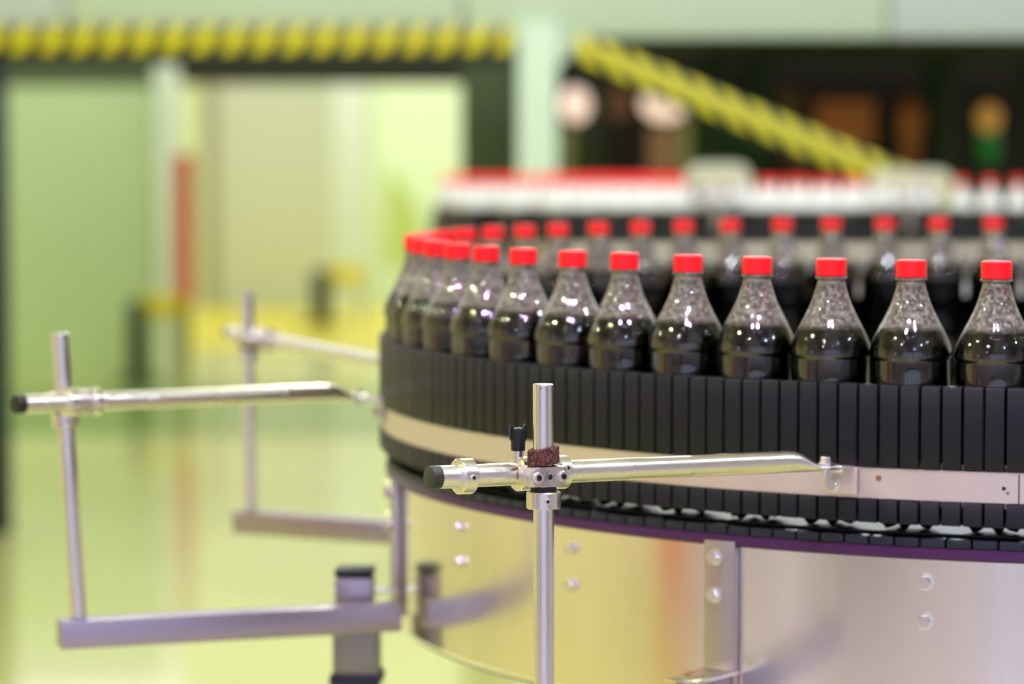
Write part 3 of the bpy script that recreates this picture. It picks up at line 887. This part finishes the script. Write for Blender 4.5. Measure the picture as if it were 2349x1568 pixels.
def assembly(th_plate, post_top, post_base, rodA, rodB, label, near=False, arm_in=None, arm_z=-518, post_r=9.0, rod_r=10.0, plate_w=35, detail=True, rot_clamp=0.0):
    """th_plate: azimuth of the mounting plate on the drum; rodA outer end, rodB flattened inner end"""
    ax = radial(th_plate); tg = tang(th_plate)
    C = Vector((CX, CY, 0))
    base = Vector(post_base)
    root = thing('guide_rail_support', (base.x, base.y, arm_z), label, 'support bracket', 'guide rail supports around the drum')
    Rz = Matrix.Rotation(-th_plate, 3, 'Z')
    # mounting plate (stands proud of the drum) with L foot
    pc = C + ax * (RD + 5); pc.z = -388 - 78.5
    pl = MB().box(pc, (plate_w, 8, 157), Rz, bev=1.2).build('mounting_plate', 'plate', root)
    fc = C + ax * (RD + 30); fc.z = -388 - 128
    for z in (-404, -441):
        p = C + ax * (RD + 9); p.z = z
        p = p - tg * 4
        MB().hexbolt(p, ax, 6.6, 8.5).build('hex_bolt', 'bolt', pl)
    # foot flange and arm
    flc = C + ax * (RD + 40); flc.z = -516
    MB().box(flc, (plate_w + 4, 76, 4), Rz, bev=1.2).build('foot_flange', 'collar', root)
    for e in (-9, 9):
        hp = C + ax * (RD + 52) + tg * e; hp.z = -514.1
        MB().lathe([(3.2, 0), (3.0, .2), (.1, .3)], hp, (0, 0, 1), 16).build('bolt_hole', 'black', root)
    # tube arm from the drum out past the post
    inner = C + ax * (RD + 2); inner.z = arm_z - 16
    if arm_in is not None: inner = Vector(arm_in)
    outer = Vector((base.x, base.y, arm_z - 16))
    dv = (outer - inner); dv.z = 0; L = dv.length; dv.normalize()
    outer2 = outer + dv * 22
    mid = (inner + outer2) / 2
    yaw = math.atan2(dv.y, dv.x)
    MB().box(mid, ((outer2 - inner).length, 30, 31), Matrix.Rotation(yaw, 3, 'Z'), bev=1.6).build('arm_tube', 'arm', root)
    # post
    pt_, pb_ = Vector(post_top), Vector(post_base)
    post = MB().cyl(pb_, pt_, post_r, n=48, bev=.9).build('post', 'rod', root)
    pd = (pt_ - pb_).normalized()

    def on_post(z):
        t_ = (z - pb_.z) / (pt_.z - pb_.z)
        return pb_ + (pt_ - pb_) * t_
    # rod with flattened inner end
    A, B = Vector(rodA), Vector(rodB)
    u = (B - A).normalized(); L = (B - A).length
    side = u.cross(Vector((0, 0, 1))).normalized(); up = side.cross(u)
    mb = MB(); n = 40; vs = []; fs = []
    st = [(0, rod_r - .6, rod_r - .6, 0), (.8, rod_r, rod_r, 0), (1.8, rod_r, rod_r, 0), (L - 60, rod_r, rod_r, 0), (L - 54, rod_r, rod_r, -.05), (L - 46, rod_r * 1.0, rod_r * .97, -.3), (L - 38, rod_r * 1.05, rod_r * .84, -1.6), (L - 30, rod_r * 1.14, rod_r * .6, -4.0),
          (L - 23, rod_r * 1.25, rod_r * .38, -5.6), (L - 17, rod_r * 1.32, 2.6, -6.0), (L - 10, rod_r * 1.35, 2.2, -5.4), (L, rod_r * 1.35, 2.2, -4.6), (L + .3, rod_r * 1.3, 1.8, -4.6)]
    for (s_, a_, b_, dz) in st:
        for i in range(n):
            t_ = 2 * PI * i / n
            vs.append(A + u * s_ + side * (a_ * math.cos(t_)) + up * (b_ * math.sin(t_) + dz))
    for j in range(len(st) - 1):
        for i in range(n):
            k = (i + 1) % n
            fs.append((j * n + i, j * n + k, (j + 1) * n + k, (j + 1) * n + i))
    mb.add(vs, fs, True)
    mb.f.append(tuple(range(n))[::-1]); mb.s.append(False)
    mb.f.append(tuple((len(st) - 1) * n + i for i in range(n))); mb.s.append(False)
    rod = mb.build('rod', 'rodh', root)
    # black end plug
    MB().lathe([(rod_r - 2.2, -5.0), (rod_r - .4, -4.2), (rod_r + .2, -2.2), (rod_r + .2, 5), (rod_r - .2, 5.4)], A, u, 40).build('end_plug', 'black' if not near else 'blackcap', root)
    # end joint on the guide strip: bolt through tab, L bracket, hex bolt
    tb = B - u * 9 + up * (-4.8)
    MB().hexbolt(tb + up * 1.5, up, 5.2, 6.5).build('tab_bolt', 'bolt', root)
    MB().lathe([(6, 0), (6, -3.5), (3.4, -4), (3.4, -9)], tb - up * 2.6, up, 24).build('tab_nut', 'bolt', root)
    # L bracket: flat leaf under the tab and vertical leaf on the strip
    rb = Vector((B.x - CX, B.y - CY, 0)); thb = math.atan2(-rb.x, -rb.y); axb = radial(thb)
    Rb_ = Matrix.Rotation(-thb, 3, 'Z')
    face = C + axb * (RB - 1.0); face.z = 0
    vc = Vector((face.x, face.y, B.z - 22)) + axb * 1.5
    tgb = tang(thb)
    lb = MB()
    lb.box(vc - tgb * 2, (34, 3.2, 26), Rb_, bev=.8)
    gapl = max(6, (Vector((B.x, B.y, 0)) - Vector((face.x, face.y, 0))).dot(axb) + 10)
    lc = Vector((face.x, face.y, B.z - 9.5)) + axb * (gapl / 2)
    lb.box(lc - tgb * 2, (30, gapl, 3.0), Rb_, bev=.8)
    lbo = lb.build('strip_bracket', 'strip', root)
    MB().hexbolt(vc + axb * 1.6 - tgb * 9 - Vector((0, 0, 3)), axb, 6.6, 7).build('hex_bolt', 'bolt', lbo)
    # clamps: rear body grips the rod, front body grips the post
    # point of the rod closest to the post
    cz_guess = A.z
    best = None
    for i in range(400):
        q = A + u * (L * i / 400)
        pp = on_post(q.z)
        dd = (q - pp).length
        if best is None or dd < best[0]: best = (dd, q, pp)
    dd, q, pp = best
    n_ = (q - pp).normalized()      # from post to rod
    cz = q.z
    # body around rod
    collar_set(root, q - u * 7, u, rod_r + 5.2, rod_r + .2, 13, None, 'rod_clamp_ring', 'collar')
    MB().lathe([(rod_r + 1, -13), (rod_r + 3.5, -12.4), (rod_r + 4, -6), (rod_r + 4, 10), (rod_r + .5, 11)], q + u * 4, u, 40).build('rod_clamp_body', 'cast', root)
    # swivel disc between bodies
    MB().lathe([(12.5, 0), (13.2, .8), (13.2, dd - 2), (12.5, dd)], pp + n_ * 1, n_, 40).build('swivel_disc', 'cast', root)
    # front body: an elongated hexagon block gripping the post, screws on its outer face
    fdir = -n_
    fdir = Vector((fdir.x, fdir.y, 0)).normalized()
    fdir = Matrix.Rotation(rot_clamp, 3, 'Z') @ fdir
    sd = fdir.cross(Vector((0, 0, 1))).normalized()   # sideways
    cc = on_post(cz)
    zc_ = Vector((0, 0, 1))
    outl = [(-19.0, -3.5), (-16.2, -8.4), (-7, -9.6), (7, -9.6), (16.2, -8.4), (19.0, -3.5), (19.0, 3.5), (16.2, 8.4), (7, 9.6), (-7, 9.6), (-16.2, 8.4), (-19.0, 3.5)]
    bm_ = MB()

    def slab(f0, f1, sc):
        k = len(outl); vs = []; fs = []
        lay = [(f0, sc * .94), (f0 + 1.2, sc), (f1 - 1.6, sc), (f1, sc * .9)]
        for (fd, s_) in lay:
            for (a_, b_) in outl:
                bulge = -abs(a_) ** 2 / 19.0 ** 2 * 2.2 if fd > 3 else 0
                vs.append(cc + sd * a_ * s_ + zc_ * b_ * s_ + fdir * (fd + bulge))
        for j in range(3):
            for i in range(k):
                m2 = (i + 1) % k
                fs.append((j * k + i, j * k + m2, (j + 1) * k + m2, (j + 1) * k + i))
        fs.append(tuple(range(k))[::-1]); fs.append(tuple(3 * k + i for i in range(k)))
        bm_.add(vs, fs)
    slab(-11.5, -0.4, 1.0)
    slab(0.4, 12.0, 1.0)
    cb = bm_.build('post_clamp_body', 'cast', root)
    for s_ in (-1, 1):
        socket_screw(root, cc + sd * 12.6 * s_ + fdir * 14.0, fdir, 5.0, 7)
    # centre hole and raised cartouche with cast lettering
    if detail:
        MB().lathe([(2.6, 0), (2.4, .15), (.05, .16)], cc + sd * 0.4 + fdir * 11.96, fdir, 24).build('grease_hole', 'black', cb)
        MB().ring(2.45, 3.1, 0, .35, cc + sd * 0.4 + fdir * 11.95, fdir, n=28, bev=.1).build('hole_rim', 'cast', cb)
        tx = bpy.data.curves.new('cast_lettering', 'FONT')
        tx.body = 'UNIOE'; tx.size = 0.0052; tx.extrude = 0.0002; tx.align_x = 'CENTER'; tx.align_y = 'CENTER'
        tx.materials.append(M['cast'])
        to = bpy.data.objects.new('tmp_text', tx); COL.objects.link(to)
        bpy.context.view_layer.update()
        tm = bpy.data.meshes.new_from_object(to.evaluated_get(bpy.context.evaluated_depsgraph_get()))
        bpy.data.objects.remove(to)
        to = bpy.data.objects.new('cast_lettering', tm); COL.objects.link(to); to.parent = cb
        # text x axis runs up, facing fdir
        xa_, za_ = Vector((0, 0, 1)), fdir
        ya_ = za_.cross(xa_)
        rm = Matrix((xa_, ya_, za_)).transposed().to_4x4()
        o_mm = cb['o_mm']
        side_s = -1 if (cc + sd).x > cc.x else 1
        pos = cc + sd * (5.0 * side_s) + fdir * 11.6
        rm.translation = Vector(((pos.x - o_mm[0]) / 1000, (pos.y - o_mm[1]) / 1000, (pos.z - o_mm[2]) / 1000))
        to.matrix_local = rm
        for k in range(4):
            MB().lathe([(.7, 0), (.5, .5), (.05, .6)], cc + sd * (-5.0 * side_s) + zc_ * (2.6 - 2.2 * k) + fdir * 11.6, fdir, 10).build('cast_dot', 'cast', cb)
        # rails of the cartouche
        for e in (-2.9, 2.9):
            MB().box(cc + sd * (5.0 * side_s + e * side_s * 1.0) + fdir * 11.7, (.5, .5, 13), Matrix.Rotation(math.atan2(fdir.y, fdir.x), 3, 'Z')).build('cast_rib', 'cast', cb)
    # bushing and bottom collar on the post
    zb = cz - 12.5
    MB().cyl(on_post(zb - 2), on_post(zb + 3.5), post_r + 2.4, n=40, bev=.3).build('dark_bushing', 'socket', root)
    collar_set(root, on_post(zb - 8.5), pd, 15.0, post_r, 15.0, (Vector((0.25, -1, 0))), 'post_collar')
    # rod collars
    oc = A + u * (collA if near else 62)
    if near:
        collar_set(root, A + u * 31, u, 15.6, rod_r + .1, 13.5, Vector((0.62, -1, 0.0)), 'rod_collar')
        collar_set(root, q + u * 31, u, 15.0, rod_r + .1, 12, Vector((0.5, -1, 0.35)), 'rod_collar')
    else:
        collar_set(root, q + u * 24, u, 15.0, rod_r + .1, 11, Vector((0.5, -1, 0.3)), 'rod_collar')
    if near:
        # cracked brown rubber ring
        rc_ = on_post(cz + 17.0)
        mb = MB()
        nn = 90

        def modr(r, h, th, j):
            k = random.uniform(-.35, .35)
            ck = -0.9 if random.random() < .09 else 0
            return (r + (k + ck if 0 < j < 8 else k * .3)), h + 0.13 * r * math.cos(th + TLT) + random.uniform(-.25, .25)
        mb.lathe([(post_r, -7.2), (12.2, -7.4), (13.6, -6.6), (13.9, -4), (13.6, -1.5), (13.9, 1), (13.6, 4), (13.8, 6.4), (12.6, 7.4), (post_r, 7.2)], rc_, (0, 0, 1), nn, True, False, False, mod=modr)
        mb.build('cracked_rubber_ring', 'rubber', root)
        # wing knob on the rod clamp
        kb = q - u * 10.5 + zc_ * (rod_r + 3) + n_ * 2
        MB().cyl(kb - zc_ * 3, kb + zc_ * 7.5, 5.0, n=28, bev=.4).build('knob_stud', 'collar', root)
        k0 = kb + zc_ * 7
        kn = MB()
        kn.lathe([(5.6, 0), (6.2, .6), (6.3, 8), (6.2, 16), (5.6, 19), (3.5, 20.2), (.1, 20.5)], k0, (0, 0, 1), 36)
        for s_ in (-1, 1):
            # two rounded wings rising above the hub
            wv = []; prof = [(3, 9), (6.4, 8.2), (8.0, 11), (8.2, 16), (8.0, 21), (6.8, 23.4), (5.2, 22.6), (4.4, 20), (3, 18)]
            wd = Vector((1, .35, 0)).normalized(); wn_ = Vector((-wd.y, wd.x, 0))
            vs = []
            for tk in (-2.0, -1.2, 1.2, 2.0):
                e = .86 if abs(tk) > 1.5 else 1.0
                for (a_, b_) in prof:
                    vs.append(k0 + wd * s_ * (5 + (a_ - 5) * e) + zc_ * (16 + (b_ - 16) * e) + wn_ * tk)
            m_ = len(prof); fs = []
            for j in range(3):
                for i in range(m_):
                    k = (i + 1) % m_
                    fs.append((j * m_ + i, j * m_ + k, (j + 1) * m_ + k, (j + 1) * m_ + i))
            fs.append(tuple(range(m_))[::-1]); fs.append(tuple(3 * m_ + i for i in range(m_)))
            kn.add(vs, fs, True)
        tag(kn.build('wing_knob', 'black', root), 'black plastic wing knob')
        for dx in (-2, 3.2):
            MB().lathe([(.7, 0), (.5, .15), (.05, .2)], pt_ + Vector((dx, -math.sqrt(81 - dx * dx) + .05, -3.5 - dx * .2)), (dx, -8.8, 0), 10).build('red_mark', 'rust', root)
    return root


TLT = -PI / 2
# near support (in focus)
assembly(R(35.3), (27.0, 2600, -211.5), (28.0, 2600, -518), (-66, 2528, -285.5), (300, 2812, -297),
         'sharp steel clamp post in front with cracked brown rubber ring and wing knob', near=True, arm_in=None) if False else None
collA = 31
near = assembly(R(35.3), (27.0, 2600, -211.5), (28.2, 2600, -518), (-67.5, 2568, -289.5), (300, 2800, -299),
                'sharp steel clamp post in front with cracked brown rubber ring and wing knob', near=True)
left = assembly(R(79.6), (-487, 3237, -208.7), (-470, 3237, -518), (-522, 3176, -280), (-172, 3470, -291),
                'blurred steel clamp post at far left with horizontal rod to the ring', arm_in=(-128, 3352, -534), detail=False)
third = assembly(R(120), (-366, 4160, -210), (-362, 4150, -514), (-401, 4262, -274), (-140, 3800, -287),
                 'most blurred steel clamp post behind, left of the ring conveyor', arm_in=(-44, 3980, -530), arm_z=-514, detail=False)

# ------------------------------------------------------------------ support leg behind the left arm
lx, ly = Xat(812, 3400), 3400
leg = thing('support_leg', (lx, ly, FLOOR), 'grey square steel leg with black top cap, behind the left arm', 'leg post')
Rl = Matrix.Rotation(R(-4), 3, 'Z')
MB().box((lx, ly, -519), (42, 42, 46), Rl, bev=2).build('upper_tube', 'arm', leg)
MB().box((lx, ly, -490), (43, 43, 9), Rl, bev=2.5).build('top_cap', 'black', leg)
MB().box((lx + 2, ly, -575), (50, 50, 62), Rl, bev=2).build('outer_sleeve', mat('grey_sleeve_steel', (150, 144, 146), 0.45, 0.6), leg)
MB().box((lx + 2, ly, -612), (58, 58, 14), Rl, bev=3).build('clamp_collar', mat('dark_blue_collar', (34, 34, 60), 0.4), leg)
MB().box((lx + 2, ly, (FLOOR - 619) / 2 + 8), (40, 40, -619 - FLOOR - 16), Rl, bev=2).build('lower_tube', 'arm', leg)
MB().box((lx + 2, ly, FLOOR + 8), (120, 120, 16), Rl, bev=3).build('foot_plate', 'arm', leg)

# ------------------------------------------------------------------ lamps hung over the conveyor (outside the frame)
LS = 720
LP = [(-350, 1100, 2200, (236, 190, 255), 'violet-tinted'), (500, 1000, 2200, (236, 190, 255), 'violet-tinted'),
      (1900, -600, 2300, (200, 218, 255), 'cool white'), (900, 2500, 2300, (235, 240, 255), 'cool white'),
      (-2600, 1900, 2300, (246, 255, 196), 'yellow-green tinted'), (2900, 2600, 2300, (235, 240, 255), 'cool white'),
      (600, -2600, 2300, (205, 222, 255), 'cool white'), (-900, 5600, 2300, (246, 255, 206), 'yellow-green tinted'), (-2600, -2200, 2300, (240, 236, 255), 'cool white'), (2300, 6500, 2300, (240, 245, 255), 'cool white'),
      (300, 7300, 2300, (250, 255, 225), 'warm white'), (1300, 7600, 2300, (225, 232, 255), 'cool white'), (-1500, 0, 2300, (255, 236, 240), 'pinkish'), (3300, 800, 2300, (215, 225, 255), 'cool white'), (100, 2700, 2450, (240, 240, 255), 'cool white'), (-4800, 4200, 2300, (255, 250, 210), 'warm white')]  # last lamp is added to brighten the left wall mirrored in the drum
names = ['left of the pair just before the ring', 'right of the pair just before the ring', 'right of the camera', 'above the near bottles', 'left over the clamp posts', 'above the right side of the ring',
         'behind the camera', 'above the third clamp post', 'far back to the left of the camera', 'before the far conveyor', 'before the left bend of the far conveyor', 'before the middle of the far conveyor', 'left of the camera', 'far right of the camera', 'above the near clamp post', 'far to the left by the wall']
for (x, y, z, c, nm), where in zip(LP, names):
    t = thing('bay_lamp', (x, y, z), '%s round bay lamp hung %s' % (nm, where), 'lamp', 'bay lamps hung over the conveyor')
    MB().lathe([(62, 0), (58, 8), (.1, 10)], (x, y, z), n=32, cap0=True).build('lens', mat('lamp_lens', c, 0.3, emit=c, estr=LS * (1.9 if x < -2000 and y > 0 else 2.6 if y > 7000 else 1)), t)
    MB().lathe([(100, -2), (112, 4), (108, 40), (60, 110), (40, 150), (.1, 152)], (x, y, z), n=32, cap0=False).build('housing', mat('lamp_housing', (90, 92, 96), 0.4, 0.6), t)
    MB().cyl((x, y, z + 150), (x, y, HZ + 2), 6, n=10).build('hanger', 'plate', t)

for o in bpy.data.objects:
    if 'o_mm' in o: del o['o_mm']
